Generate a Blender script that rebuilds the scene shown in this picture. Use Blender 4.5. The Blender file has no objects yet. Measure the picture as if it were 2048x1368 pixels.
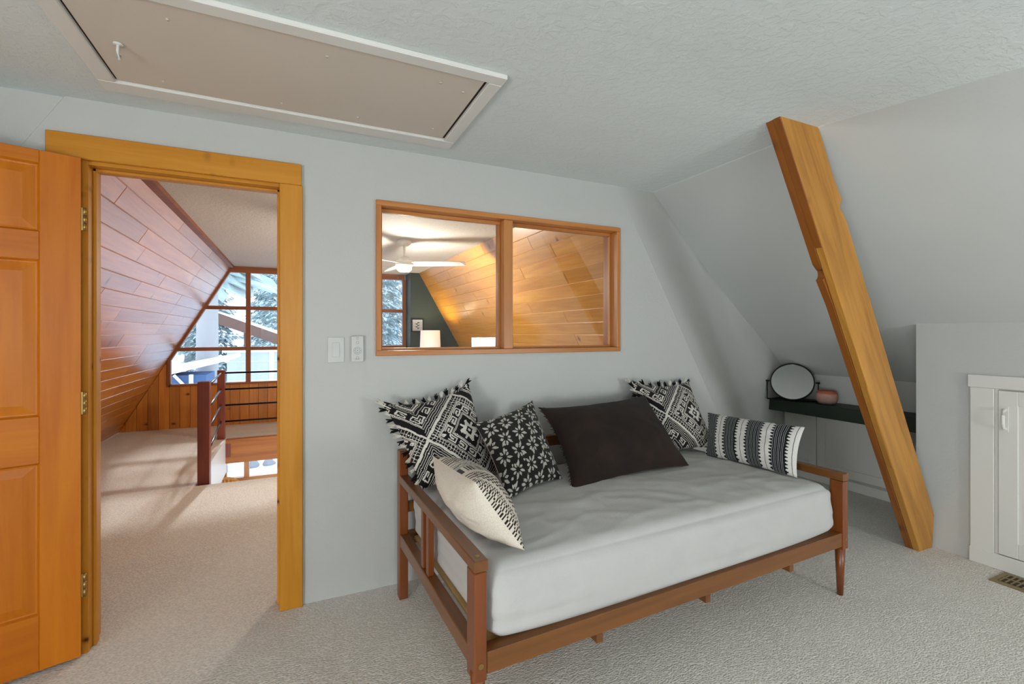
import bpy, bmesh, math, random
import numpy as np
from mathutils import Vector, Matrix, noise as mnoise
random.seed(7)
S = bpy.context.scene
COL = S.collection
R = math.radians

# ------------------------------------------------------------------ camera
cd = bpy.data.cameras.new('camera'); cam = bpy.data.objects.new('camera', cd); COL.objects.link(cam)
cam.location = (0, 0, 1.31); cam.rotation_euler = (R(90), 0, R(-24.9))
cd.sensor_width = 36; cd.lens = 935 / 2048 * 36; cd.shift_y = -18 / 2048; cd.clip_start = .02; cd.clip_end = 300
S.camera = cam
S.view_settings.view_transform = 'Standard'; S.view_settings.look = 'None'
S.view_settings.exposure = 0.0; S.view_settings.gamma = 1; S.view_settings.use_curve_mapping = False

# ------------------------------------------------------------------ world (overcast snowy sky)
w = bpy.data.worlds.new('sky'); S.world = w; w.use_nodes = True
wn = w.node_tree; wn.nodes.clear()
o = wn.nodes.new('ShaderNodeOutputWorld'); bg = wn.nodes.new('ShaderNodeBackground')
bg.inputs[0].default_value = (.74, .86, 1.0, 1); bg.inputs[1].default_value = 3.2
wn.links.new(bg.outputs[0], o.inputs[0])

def lamp(name, kind, loc, energy, color, **kw):
    l = bpy.data.lights.new(name, kind); l.energy = energy; l.color = color
    ob = bpy.data.objects.new(name, l); COL.objects.link(ob); ob.location = loc
    for k, v in kw.items():
        if k == 'rot': ob.rotation_euler = v
        else: setattr(l, k, v)
    return ob
# low winter sun beyond the far gable window
sun = lamp('sun', 'SUN', (0, 20, 12), 3.2, (1.0, .96, .92), angle=R(3.0))
sun.rotation_euler = Vector((-.10, -1, -.56)).to_track_quat('-Z', 'Y').to_euler()
# daylight entering the two windows of the gable wall behind the camera
lamp('daylight_gable_window', 'AREA', (.05, -1.76, 1.42), 19, (.93, .975, 1.0), shape='RECTANGLE', size=.95, size_y=1.15, rot=(R(113), 0, 0))
lamp('added_left_fill', 'AREA', (-2.53, -1.10, .75), 86, (.97, .985, 1.0), shape='RECTANGLE', size=.72, size_y=1.15, rot=(0, R(-99), 0))  # fill for the right side, from an added, unseen left window
lamp('daylight_side_window', 'AREA', (2.68, -1.76, .90), 36, (.93, .975, 1.0), shape='RECTANGLE', size=.5, size_y=.72, rot=(R(96), 0, 0))

# ------------------------------------------------------------------ materials
def lin(h):
    h = h.lstrip('#'); c = [int(h[i:i + 2], 16) / 255 for i in (0, 2, 4)]
    return tuple((x / 12.92 if x <= .04045 else ((x + .055) / 1.055) ** 2.4) for x in c) + (1,)
class NT:
    def __init__(self, name):
        self.m = bpy.data.materials.new(name); self.m.use_nodes = True
        self.t = self.m.node_tree; self.n = self.t.nodes
        self.b = self.n['Principled BSDF']; self.out = self.n['Material Output']
    def add(self, kind, **kw):
        x = self.n.new(kind)
        for k, v in kw.items(): setattr(x, k, v)
        return x
    def link(self, a, b): self.t.links.new(a, b)
    def coords(self, scale=(1, 1, 1), rnd=True):
        tc = self.add('ShaderNodeTexCoord'); mp = self.add('ShaderNodeMapping'); src = tc.outputs['Object']
        if getattr(self, 'lean', 0):
            ml = self.add('ShaderNodeMapping'); ml.inputs['Rotation'].default_value = (0, self.lean, 0); self.link(src, ml.inputs['Vector']); src = ml.outputs[0]
        mp.inputs['Scale'].default_value = scale
        if rnd:
            oi = self.add('ShaderNodeObjectInfo'); ad = self.add('ShaderNodeVectorMath', operation='MULTIPLY_ADD')
            ad.inputs[1].default_value = (17, 23, 31)
            self.link(oi.outputs['Random'], ad.inputs[0]); self.link(src, ad.inputs[2])
            self.link(ad.outputs[0], mp.inputs['Vector'])
        else: self.link(src, mp.inputs['Vector'])
        return mp.outputs[0]
    def noise(self, vec, scale, detail=3, rough=.55, dist=0):
        x = self.add('ShaderNodeTexNoise'); x.inputs['Scale'].default_value = scale; x.inputs['Detail'].default_value = detail
        x.inputs['Roughness'].default_value = rough; x.inputs['Distortion'].default_value = dist
        self.link(vec, x.inputs['Vector']); return x.outputs[0]
    def ramp(self, fac, stops):
        x = self.add('ShaderNodeValToRGB'); e = x.color_ramp.elements
        while len(e) < len(stops): e.new(.5)
        for i, (p, c) in enumerate(stops): e[i].position = p; e[i].color = c
        self.link(fac, x.inputs[0]); return x.outputs[0]
    def mix(self, fac, a, b, mode='MIX'):
        x = self.add('ShaderNodeMix', data_type='RGBA', blend_type=mode)
        for v, s in ((fac, x.inputs[0]), (a, x.inputs[6]), (b, x.inputs[7])):
            if hasattr(v, 'links'): self.link(v, s)
            else: s.default_value = v
        return x.outputs[2]
    def bump(self, h, strength, dist=.01):
        x = self.add('ShaderNodeBump'); x.inputs['Strength'].default_value = strength; x.inputs['Distance'].default_value = dist
        self.link(h, x.inputs['Height']); self.link(x.outputs[0], self.b.inputs['Normal'])
    def fin(self, col=None, rough=.6, spec=.5, metal=0):
        if col is not None:
            if hasattr(col, 'links'): self.link(col, self.b.inputs['Base Color'])
            else: self.b.inputs['Base Color'].default_value = col
        self.b.inputs['Roughness'].default_value = rough; self.b.inputs['Metallic'].default_value = metal
        self.b.inputs['Specular IOR Level'].default_value = spec
        return self.m
def paint(name, col, bump=.15, scale=60, rough=.75, knock=0, spec=.3):
    t = NT(name); v = t.coords(rnd=False)
    c = t.mix(t.noise(v, 1.3, 2), tuple(x * .96 for x in col[:3]) + (1,), tuple(min(1, x * 1.04) for x in col[:3]) + (1,))
    n1 = t.noise(v, scale, 4, .6)
    if knock:
        n2 = t.ramp(t.noise(v, 26, 4, .62, .6), [(.46, (0, 0, 0, 1)), (.56, (1, 1, 1, 1))])
        h = t.mix(.55, n1, n2)
    else: h = n1
    t.bump(h, bump, .012 if knock else .006)
    return t.fin(c, rough, spec)
def wood(name, c1, c2, axis=0, rough=.4, grain=1.0, knots=0, dark=None, spec=.5, vary=.25, coat=0, lean=0):
    t = NT(name); t.lean = lean; sc = [28 * grain] * 3; sc[axis] = 1.6 * grain
    v = t.coords(tuple(sc))
    n = t.noise(v, 1.0, 5, .62, .8)
    c = t.ramp(n, [(.30, lin(c1)), (.70, lin(c2))])
    v2 = [6.0] * 3; v2[axis] = .9
    c = t.mix(.35, c, t.ramp(t.noise(t.coords(tuple(v2)), 1.0, 2), [(.35, lin(c1)), (.65, lin(c2))]))
    if vary:
        oi = t.add('ShaderNodeObjectInfo')
        hs = t.add('ShaderNodeHueSaturation'); mr = t.add('ShaderNodeMapRange')
        mr.inputs['To Min'].default_value = 1 - vary; mr.inputs['To Max'].default_value = 1 + vary * .6
        t.link(oi.outputs['Random'], mr.inputs[0]); t.link(mr.outputs[0], hs.inputs['Value']); t.link(c, hs.inputs['Color']); c = hs.outputs[0]
    if knots:
        v3 = [5.0] * 3; v3[axis] = 8.0
        vo = t.add('ShaderNodeTexVoronoi'); vo.inputs['Scale'].default_value = knots; vo.inputs['Randomness'].default_value = 1
        t.link(t.coords(tuple(v3)), vo.inputs['Vector'])
        k = t.ramp(vo.outputs['Distance'], [(.05, (1, 1, 1, 1)), (.12, (.3, .3, .3, 1)), (.22, (0, 0, 0, 1))])
        sc_ = t.add('ShaderNodeSeparateColor'); t.link(vo.outputs['Color'], sc_.inputs[0])
        gt = t.add('ShaderNodeMath', operation='GREATER_THAN'); gt.inputs[1].default_value = .58; t.link(sc_.outputs[0], gt.inputs[0])
        k = t.mix(1.0, k, gt.outputs[0], 'MULTIPLY')
        c = t.mix(k, c, lin(dark or '#5a2408'))
    t.bump(n, .12, .003)
    if coat: t.b.inputs['Coat Weight'].default_value = coat; t.b.inputs['Coat Roughness'].default_value = .28
    return t.fin(c, rough, spec)
def plain(name, col, rough=.5, metal=0, spec=.5, bump=0, scale=80):
    t = NT(name); v = t.coords(rnd=False); c = lin(col) if isinstance(col, str) else col
    cc = t.mix(t.noise(v, 9, 2), tuple(x * .93 for x in c[:3]) + (1,), tuple(min(1, x * 1.05) for x in c[:3]) + (1,))
    if bump: t.bump(t.noise(v, scale, 3), bump, .004)
    return t.fin(cc, rough, spec, metal)
def emit(name, col, strength):
    t = NT(name); t.b.inputs['Emission Color'].default_value = col; t.b.inputs['Emission Strength'].default_value = strength
    return t.fin(col, .5)
def glass(name, tint=(1, 1, 1, 1), refl=1.0):
    t = NT(name); t.n.remove(t.b)
    tr = t.add('ShaderNodeBsdfTransparent'); tr.inputs[0].default_value = tint
    gl = t.add('ShaderNodeBsdfGlossy'); gl.inputs['Roughness'].default_value = .01
    fr = t.add('ShaderNodeFresnel'); fr.inputs[0].default_value = 1.55
    mu = t.add('ShaderNodeMath', operation='MULTIPLY', use_clamp=True); mu.inputs[1].default_value = refl
    mx = t.add('ShaderNodeMixShader'); t.link(fr.outputs[0], mu.inputs[0]); t.link(mu.outputs[0], mx.inputs[0])
    t.link(tr.outputs[0], mx.inputs[1]); t.link(gl.outputs[0], mx.inputs[2]); t.link(mx.outputs[0], t.out.inputs[0])
    return t.m
def carpet(name, c1, c2):
    t = NT(name); v = t.coords(rnd=False)
    vo = t.add('ShaderNodeTexVoronoi'); vo.inputs['Scale'].default_value = 95; vo.inputs['Randomness'].default_value = .75
    mp = t.add('ShaderNodeMapping'); mp.inputs['Rotation'].default_value = (0, 0, R(32)); mp.inputs['Scale'].default_value = (1, 1.7, 1)
    t.link(v, mp.inputs['Vector']); t.link(mp.outputs[0], vo.inputs['Vector'])
    c = t.ramp(vo.outputs['Distance'], [(.15, lin(c2)), (.75, lin(c1))])
    c = t.mix(t.ramp(t.noise(v, 2.2, 4), [(.35, (0, 0, 0, 1)), (.7, (.35, .35, .35, 1))]), c, lin(c1))
    iv = t.add('ShaderNodeMath', operation='SUBTRACT'); iv.inputs[0].default_value = 1; t.link(vo.outputs['Distance'], iv.inputs[1])
    t.bump(iv.outputs[0], .55, .006)
    t.b.inputs['Sheen Weight'].default_value = .15
    return t.fin(c, .95, .1)
def vcol(name, rough=.9, bump=.25, scale=260, sheen=.1):
    t = NT(name); at = t.add('ShaderNodeAttribute'); at.attribute_name = 'weave'
    v = t.coords(rnd=False); n = t.noise(v, scale, 3)
    c = t.mix(.35, at.outputs['Color'], t.mix(1.0, at.outputs['Color'], t.ramp(n, [(.3, (.6, .6, .6, 1)), (.7, (1.25, 1.25, 1.25, 1))]), 'MULTIPLY'))
    t.bump(n, bump, .003); t.b.inputs['Sheen Weight'].default_value = sheen
    return t.fin(c, rough, .15)

M = {}
M['wall'] = paint('painted_wall', lin('#bbbcb8'), .18, 75)
M['ceil'] = paint('knockdown_ceiling', lin('#d1d7d5'), .20, 70, knock=1)
M['slope'] = paint('smooth_plaster', lin('#c8cbc8'), .10, 60)
M['hceil'] = paint('warm_textured_ceiling', lin('#d8d3cb'), .30, 70, knock=1)
M['white'] = paint('white_trim_paint', lin('#d6d5cf'), .04, 40, .45, spec=.5)
M['hatch'] = paint('hatch_board', lin('#c9bfb2'), .05, 30, .6)
M['lower'] = paint('lower_wall_paint', lin('#e8e2d6'), .05, 30)
M['green'] = paint('dark_green_paint', lin('#33413e'), .05, 40, .5)
M['carpet'] = carpet('loop_carpet', '#ddd9d1', '#b8b3aa')
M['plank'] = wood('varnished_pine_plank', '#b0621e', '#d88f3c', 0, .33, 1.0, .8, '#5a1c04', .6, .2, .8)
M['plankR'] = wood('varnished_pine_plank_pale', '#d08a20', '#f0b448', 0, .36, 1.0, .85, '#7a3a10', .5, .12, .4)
M['backing'] = plain('groove_shadow_board', '#4a2008', .8)
M['vboard'] = wood('knotty_pine_board', '#b8691a', '#dd9437', 2, .4, 1.0, .9, '#5a2406', .5, .22, .3)
M['casing_v'] = wood('clear_pine_casing_upright', '#b8740e', '#d29232', 2, .42, .8, 1.25, '#5c2a08', .3, .05, .1)
M['casing_h'] = wood('clear_pine_casing_level', '#b8740e', '#d29232', 0, .42, .8, 1.25, '#5c2a08', .3, .05, .1)
M['door_v'] = wood('honey_pine_door_upright', '#b45e02', '#cc7a12', 2, .42, .6, 0, None, .3, .05, .08)
M['door_h'] = wood('honey_pine_door_level', '#b05a02', '#c87410', 0, .42, .6, 0, None, .3, .05, .08)
M['wframe_h'] = wood('fir_window_level', '#a86426', '#c98747', 0, .4, .8, 0, None, .5, .06, .2)
M['wframe_v'] = wood('fir_window_upright', '#a86426', '#c98747', 2, .4, .8, 0, None, .5, .06, .2)
M['gframe_h'] = wood('gable_window_level', '#7d4526', '#a2653c', 0, .5, .8, 0, None, .4, .06)
M['gframe_v'] = wood('gable_window_upright', '#7d4526', '#a2653c', 2, .5, .8, 0, None, .4, .06)
M['post'] = wood('red_brown_post', '#6d2a12', '#8e4020', 2, .4, .8, 0, None, .5, .05)
M['beam'] = wood('stair_beam', '#8c4a18', '#b7712c', 0, .5, .7, .5, '#3c1a08', .4, .05)
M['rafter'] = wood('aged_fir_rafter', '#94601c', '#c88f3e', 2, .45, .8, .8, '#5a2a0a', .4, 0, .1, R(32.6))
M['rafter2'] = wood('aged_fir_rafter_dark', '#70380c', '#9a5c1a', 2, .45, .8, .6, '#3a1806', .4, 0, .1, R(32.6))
M['bed_x'] = wood('walnut_stain_level', '#5f3610', '#86531f', 0, .36, .9, 0, None, .5, .05, .3)
M['bed_y'] = wood('walnut_stain_depth', '#5f3610', '#82501e', 1, .36, .9, 0, None, .5, .05, .3)
M['bed_z'] = wood('walnut_stain_upright', '#642f0a', '#864715', 2, .36, .9, 0, None, .5, .05, .3)
M['slat'] = wood('bare_pine_slat', '#c9a263', '#e0bf85', 1, .6, .8)
M['metal'] = plain('brass_hinge', '#a98d55', .35, .9)
M['black'] = plain('black_steel', '#1b1d22', .4, .6)
M['rod'] = plain('blued_steel_rod', '#20252e', .35, .7)
M['shelf'] = plain('dark_green_shelf_paint', '#1f2a20', .55)
M['sheet'] = plain('cotton_sheet', '#bab9b6', .9, 0, .15, .25, 350)
M['pane'] = glass('window_glass', (.97, .985, 1, 1), 1.0)
M['pane2'] = glass('interior_glass', (.97, .98, .99, 1), .9)
M['mirror'] = plain('mirror_silver', '#dcdedd', .02, 1)
M['pot'] = None
M['fan'] = plain('white_fan_enamel', '#e9e6df', .35)
M['shade'] = plain('linen_shade', '#f2ece0', .8)
M['snow'] = plain('snow', '#eef3fb', .8, 0, .3, .3, 3)
M['bark'] = plain('grey_bark', '#a9a8a8', .95, 0, .2, .6, 14)
M['needle'] = plain('haze_pale_needles', '#b4c6c8', .9, 0, .1)  # bright haze put into the needle colour along with snow
M['siding'] = plain('pale_siding', '#b9c3cd', .8)
M['fascia'] = plain('brown_fascia', '#6b5148', .8)
M['bluewall'] = plain('blue_shed_wall', '#3f5f86', .8)
M['rock'] = plain('snowy_rock', '#7c7f83', .95, 0, .2, .6, 6)
M['wicker'] = plain('wicker', '#c98a3c', .7, 0, .3, .4, 60)
M['plastic'] = plain('white_plastic', '#c3c4c0', .4)
M['print'] = plain('grey_print', '#8b8d8d', .6)
M['vent'] = plain('tan_vent_metal', '#8a7a56', .45, .3)
M['ventdark'] = plain('vent_shadow', '#3a2c18', .8)
M['dark'] = plain('dark_gap', '#2c1608', .9)
t = NT('terracotta_glaze'); v = t.coords(rnd=False); sx = t.add('ShaderNodeSeparateXYZ'); t.link(v, sx.inputs[0])
nz = t.add('ShaderNodeMath', operation='MULTIPLY_ADD'); nz.inputs[1].default_value = .02; t.link(t.noise(v, 60, 3), nz.inputs[0]); t.link(sx.outputs[2], nz.inputs[2])
c = t.ramp(nz.outputs[0], [(.008, lin('#3c3a38')), (.03, lin('#a88a80')), (.085, lin('#c79a8c')), (.097, lin('#b0674c'))])
t.bump(t.noise(v, 120, 2), .3, .004); M['pot'] = t.fin(c, .7, .3)

# ------------------------------------------------------------------ mesh helpers
def tag(ob, label=None, cat=None, group=None, kind=None):
    for k, v in (('label', label), ('category', cat), ('group', group), ('kind', kind)):
        if v: ob[k] = v
    return ob
def wmat(ob):
    m = ob.matrix_basis.copy(); p = ob.parent
    while p: m = p.matrix_basis @ m; p = p.parent
    return m
class MB:
    def __init__(s): s.v = []; s.f = []
    def add(s, vs, fs):
        b = len(s.v); s.v += [tuple(x) for x in vs]; s.f += [tuple(i + b for i in f) for f in fs]; return s
    def box(s, x0, x1, y0, y1, z0, z1):
        return s.add([(x0, y0, z0), (x1, y0, z0), (x1, y1, z0), (x0, y1, z0), (x0, y0, z1), (x1, y0, z1), (x1, y1, z1), (x0, y1, z1)],
                     [(0, 3, 2, 1), (4, 5, 6, 7), (0, 1, 5, 4), (1, 2, 6, 5), (2, 3, 7, 6), (3, 0, 4, 7)])
    def prism(s, poly, a0, a1, fn):          # poly in 2-D, extruded a0..a1; fn(u,v,a)->xyz
        n = len(poly)
        vs = [fn(u, v, a0) for u, v in poly] + [fn(u, v, a1) for u, v in poly]
        fs = [tuple(range(n - 1, -1, -1)), tuple(range(n, 2 * n))] + [(i, (i + 1) % n, n + (i + 1) % n, n + i) for i in range(n)]
        return s.add(vs, fs)
    def xz(s, poly, y0, y1): return s.prism(poly, y0, y1, lambda u, v, a: (u, a, v))
    def yz(s, poly, x0, x1): return s.prism(poly, x0, x1, lambda u, v, a: (a, u, v))
    def xy(s, poly, z0, z1): return s.prism(poly, z0, z1, lambda u, v, a: (u, v, a))
    def cyl(s, p0, p1, r0, r1=None, n=16):
        r1 = r0 if r1 is None else r1; p0 = Vector(p0); p1 = Vector(p1); d = (p1 - p0).normalized()
        a = d.orthogonal().normalized(); b = d.cross(a)
        vs = [p + (a * math.cos(2 * math.pi * i / n) + b * math.sin(2 * math.pi * i / n)) * r for p, r in ((p0, r0), (p1, r1)) for i in range(n)]
        return s.add(vs, [tuple(range(n - 1, -1, -1)), tuple(range(n, 2 * n))] + [(i, (i + 1) % n, n + (i + 1) % n, n + i) for i in range(n)])
    def lathe(s, prof, c=(0, 0, 0), n=32, cap=True):
        vs = [(c[0] + r * math.cos(2 * math.pi * i / n), c[1] + r * math.sin(2 * math.pi * i / n), c[2] + z) for r, z in prof for i in range(n)]
        fs = [(k * n + i, k * n + (i + 1) % n, (k + 1) * n + (i + 1) % n, (k + 1) * n + i) for k in range(len(prof) - 1) for i in range(n)]
        if cap: fs += [tuple(range(n - 1, -1, -1)), tuple(range((len(prof) - 1) * n, len(prof) * n))]
        return s.add(vs, fs)
    def tube(s, pts, r, n=8):
        pts = [Vector(p) for p in pts]; rings = []
        for i, p in enumerate(pts):
            d = (pts[min(i + 1, len(pts) - 1)] - pts[max(i - 1, 0)]).normalized(); a = d.orthogonal().normalized()
            if rings and False: pass
            up = Vector((0, 0, 1)) if abs(d.z) < .9 else Vector((1, 0, 0))
            a = d.cross(up).normalized(); b = d.cross(a)
            rings.append([p + (a * math.cos(2 * math.pi * k / n) + b * math.sin(2 * math.pi * k / n)) * r for k in range(n)])
        vs = [q for g in rings for q in g]
        fs = [(i * n + k, i * n + (k + 1) % n, (i + 1) * n + (k + 1) % n, (i + 1) * n + k) for i in range(len(pts) - 1) for k in range(n)]
        return s.add(vs, fs + [tuple(range(n - 1, -1, -1)), tuple(range((len(pts) - 1) * n, len(pts) * n))])
    def mesh(s, name, mat, bevel=0, smooth=False, seg=1):
        me = bpy.data.meshes.new(name); bm = bmesh.new()
        vs = [bm.verts.new(v) for v in s.v]
        for f in s.f:
            try: bm.faces.new([vs[i] for i in f])
            except ValueError: pass
        bmesh.ops.recalc_face_normals(bm, faces=bm.faces[:])
        if bevel: bmesh.ops.bevel(bm, geom=bm.edges[:], offset=bevel, segments=seg, affect='EDGES', profile=.5, clamp_overlap=True)
        bm.to_mesh(me); bm.free()
        if smooth: me.polygons.foreach_set('use_smooth', [True] * len(me.polygons))
        if mat is not None: me.materials.append(M[mat] if isinstance(mat, str) else mat)
        return me
    def build(s, name, mat, parent=None, bevel=0, smooth=False, local=False, seg=1):
        if parent is not None and not local:
            inv = wmat(parent).inverted(); s.v = [tuple(inv @ Vector(p)) for p in s.v]
        ob = bpy.data.objects.new(name, s.mesh(name, mat, bevel, smooth, seg)); COL.objects.link(ob)
        if parent is not None: ob.parent = parent
        return ob
def empty(name, loc, rz=0, **kw):
    e = bpy.data.objects.new(name, None); COL.objects.link(e); e.location = loc; e.rotation_euler = (0, 0, rz); e.empty_display_size = .1
    return tag(e, **kw)
def struct(ob, label=None): return tag(ob, label, kind='structure')
def clip(poly, a, b, c):                 # keep a*u+b*v<=c
    out = []
    for i, p in enumerate(poly):
        q = poly[(i + 1) % len(poly)]; dp = a * p[0] + b * p[1] - c; dq = a * q[0] + b * q[1] - c
        if dp <= 0: out.append(p)
        if dp * dq < 0: t = dp / (dp - dq); out.append((p[0] + (q[0] - p[0]) * t, p[1] + (q[1] - p[1]) * t))
    return out

# ------------------------------------------------------------------ the room
ZC = 2.266; D = 2.47; MX = 1.06                    # ceiling, door wall, mirror axis of the A-frame
def L1(z): return 1.903 + (ZC - z) * .586           # sloping end of the door wall
def roof(x): return 2.262 - .665 * (x - 2.204)      # flatter roof over the side bay
struct(MB().box(-3.3, 4.4, -1.8, 4.77, -.12, 0).build('floor', 'carpet'), 'beige loop carpet floor of the room and landing')
struct(MB().box(-2.3, -.80, 4.77, 7.75, -.12, 0).build('floor_landing', 'carpet'), 'carpeted landing beyond the doorway')
struct(MB().box(-.80, 3.0, 6.78, 7.75, -.12, 0).build('floor_walkway', 'carpet'), 'carpeted walkway below the gable window')
struct(MB().box(1.3, 3.0, 4.77, 6.78, -.12, 0).build('floor_far', 'carpet'), 'carpeted floor beside the stair opening')
# door wall with door and window openings
wl = MB()
wl.xz([(-.842, ZC), (-.79, ZC), (-.79, 0), (-.842 - ZC * .586, 0)], D, D + .12)
wl.box(-.79, -.045, D, D + .12, 2.03, ZC)
wl.box(-.045, .385, D, D + .12, 0, ZC)
wl.box(.385, 1.905, D, D + .12, 0, 1.2); wl.box(.385, 1.905, D, D + .12, 1.983, ZC)
wl.xz([(1.905, 0), (L1(0), 0), (1.905, ZC - .0034)], D, D + .12)
struct(wl.build('wall_front', 'wall'), 'pale painted wall with the doorway and the inside window')
# twisted plaster strips beyond the sloping ends
def strip(mir):
    vs, fs, n, m = [], [], 24, 8
    for i in range(n + 1):
        z = 2.262 * (1 - i / n); x0 = L1(z)
        xr = 2.204 + (2.262 - z) / .665                          # roof line at this height
        x1 = min(xr, 4.22); x3 = min(3.06 + (1.69 - z) * .61, x1) if z < 1.69 else x1
        row = []
        for k in range(m + 1):
            if k <= 5: f = k / 5; x = x0 + (x3 - x0) * f
            else: f = 1; x = x3 + (x1 - x3) * (k - 5) / 3
            yb = D + .003 + .262 * (x3 - 2.207) if x3 > 2.207 else D
            y = D + (yb - D) * (.65 * f + .35 * f * f) if f < 1 else yb + (x - x3) * .10
            row.append((MX - x if mir else x, y, z))
        vs += row
    for i in range(n):
        for k in range(m):
            a = i * (m + 1) + k; fs.append((a, a + 1, a + m + 2, a + m + 1))
    return MB().add(vs, fs)
struct(strip(False).build('wall_bay', 'wall', smooth=True), 'plastered end wall of the bay behind the timber rafter')
struct(strip(True).build('wall_left_bay', 'wall', smooth=True))
# ceiling
def roofmesh():
    ys = [-1.8, -.6, .2, .7, .9, 1.05, 1.2, 1.34, 1.45, 1.8, 2.3, 3.1]; vs, fs, n = [], [], 24
    for y in ys:
        tl = .34 * max(0, min(1, (1.34 - y) / .64)) + .004
        p0, p1, p2 = (2.204 - tl * 1.3, ZC), (2.204, 2.262), (2.204 + tl * 1.2, roof(2.204 + tl * 1.2))
        for i in range(n + 1):
            if i <= 2: x = -1.2 + (p0[0] + 1.2) * i / 2; z = ZC
            elif i <= 16:
                t = (i - 2) / 14
                x = (1 - t) ** 2 * p0[0] + 2 * t * (1 - t) * p1[0] + t * t * p2[0]; z = (1 - t) ** 2 * p0[1] + 2 * t * (1 - t) * p1[1] + t * t * p2[1]
            else: x = p2[0] + (4.25 - p2[0]) * (i - 16) / 8; z = roof(x)
            vs.append((x, y, z))
    for j in range(len(ys) - 1):
        for i in range(n):
            a = j * (n + 1) + i; fs.append((a, a + 1, a + n + 2, a + n + 1))
    return MB().add(vs, fs)
ro = struct(roofmesh().build('ceiling', 'ceil', smooth=True), 'pale textured ceiling running down into the sloping roof side')
ro.data.materials.append(M['slope'])
for p in ro.data.polygons:
    p.use_smooth = p.center.y < 1.34 or p.center.x < 2.1
    p.material_index = 1 if p.center.x > 2.204 else 0
struct(MB().xz([(-1.144, ZC + .05), (-1.144, 2.262), (-3.2, roof(4.26)), (-3.2, roof(4.26) + .06)], -1.8, 3.1).build('wall_slope_left', 'wall'))
wlf = MB()
for a in ((-1.8, -1.69, 0, 1.4), (-1.69, -.5, 0, .36), (-1.69, -.5, 1.14, 1.4), (-.5, 3.1, 0, 1.4)): wlf.box(-2.56, -2.5, a[0], a[1], a[2], a[3])
struct(wlf.build('wall_left', 'wall'), 'low knee wall on the left, outside the picture')
f = MB()
for a in ((-1.69, -1.65, .36, 1.14), (-.54, -.5, .36, 1.14), (-1.65, -.54, .36, .40), (-1.65, -.54, 1.10, 1.14)): f.box(-2.54, -2.49, a[0], a[1], a[2], a[3])
struct(f.build('window_6_added', 'white'), 'white window frame added around the fill light in the left knee wall, outside the picture')  # frame added around the left fill light, unseen
# knee wall, with recess beyond it
struct(MB().box(3.55, 4.25, -1.8, 1.6, 0, roof(3.55) + .01).build('wall_right', 'wall'), 'low knee wall under the sloping roof')
struct(MB().box(4.19, 4.25, 1.6, 3.1, 0, .98).build('wall_recess', 'wall'), 'low wall at the back of the recess behind the rafter')
struct(MB().box(4.178, 4.19, 1.6, 2.97, 0, .075).build('baseboard_recess', 'white', bevel=.002))
# gable wall behind the camera with two windows
bw = MB(); Y0, Y1 = -1.82, -1.7
for a in ((-3.2, -.45, 0, 2.4), (-.45, .55, 0, .82), (-.45, .55, 2.02, 2.4), (.55, 2.42, 0, 2.4), (2.42, 2.94, 0, .52), (2.42, 2.94, 1.28, 2.4), (2.94, 4.3, 0, 2.0)):
    bw.box(a[0], a[1], Y0, Y1, a[2], a[3])
struct(bw.build('wall_back', 'wall'), 'gable wall behind the camera')
for n_, (x0, x1, z0, z1) in (('window_3', (-.45, .55, .82, 2.02)), ('window_4', (2.42, 2.94, .52, 1.28))):
    f = MB()
    for a in ((x0, x0 + .04, z0, z1), (x1 - .04, x1, z0, z1), (x0, x1, z0, z0 + .04), (x0, x1, z1 - .04, z1)):
        f.box(a[0], a[1], -1.75, -1.71, a[2], a[3])
    struct(f.build(n_, 'white'), 'white framed window in the gable wall behind the camera')

# ------------------------------------------------------------------ attic hatch
h = empty('attic_hatch', (.02, 1.94, ZC), label='white framed attic hatch with a beige board in the ceiling', cat='hatch')
zb = ZC - .018
for nm, a in (('frame_board', (-.665, .715, 1.575, 1.63)), ('frame_board', (-.665, .715, 2.215, 2.30)), ('frame_board', (-.665, -.61, 1.63, 2.215)), ('frame_board', (.662, .715, 1.63, 2.215))):
    MB().box(a[0], a[1], a[2], a[3], zb, ZC).build(nm, 'white', h, bevel=.003)
MB().box(-.603, .650, 1.632, 2.212, ZC - .008, ZC - .001).build('hatch_board', 'hatch', h, bevel=.001)
for x0, x1 in ((-.61, -.603), (.650, .662)): MB().box(x0, x1, 1.632, 2.213, ZC - .003, ZC - .0005).build('gap', 'dark', h)
sm = MB().lathe([(.0, 0), (.005, .001), (.006, .003)], n=10).mesh('screw', 'hatch', smooth=True)
for x, y in ((-.35, 1.72), (.1, 1.72), (.5, 1.72), (-.45, 2.15), (-.05, 2.15), (.25, 2.15), (.58, 2.12), (.6, 1.75)):
    s_ = bpy.data.objects.new('screw', sm); COL.objects.link(s_); s_.parent = h; s_.location = (x - .02, y - 1.94, -.011)
hk = MB(); hk.lathe([(.014, 0), (.014, .004), (.005, .006)], (-.525, 1.93, ZC - .014), 14)
hk.tube([(-.525, 1.93, ZC - .012), (-.525, 1.93, ZC - .035), (-.528, 1.945, ZC - .050), (-.53, 1.962, ZC - .045), (-.531, 1.966, ZC - .032)], .005)
hk.build('hook', 'white', h, smooth=True)

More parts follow.
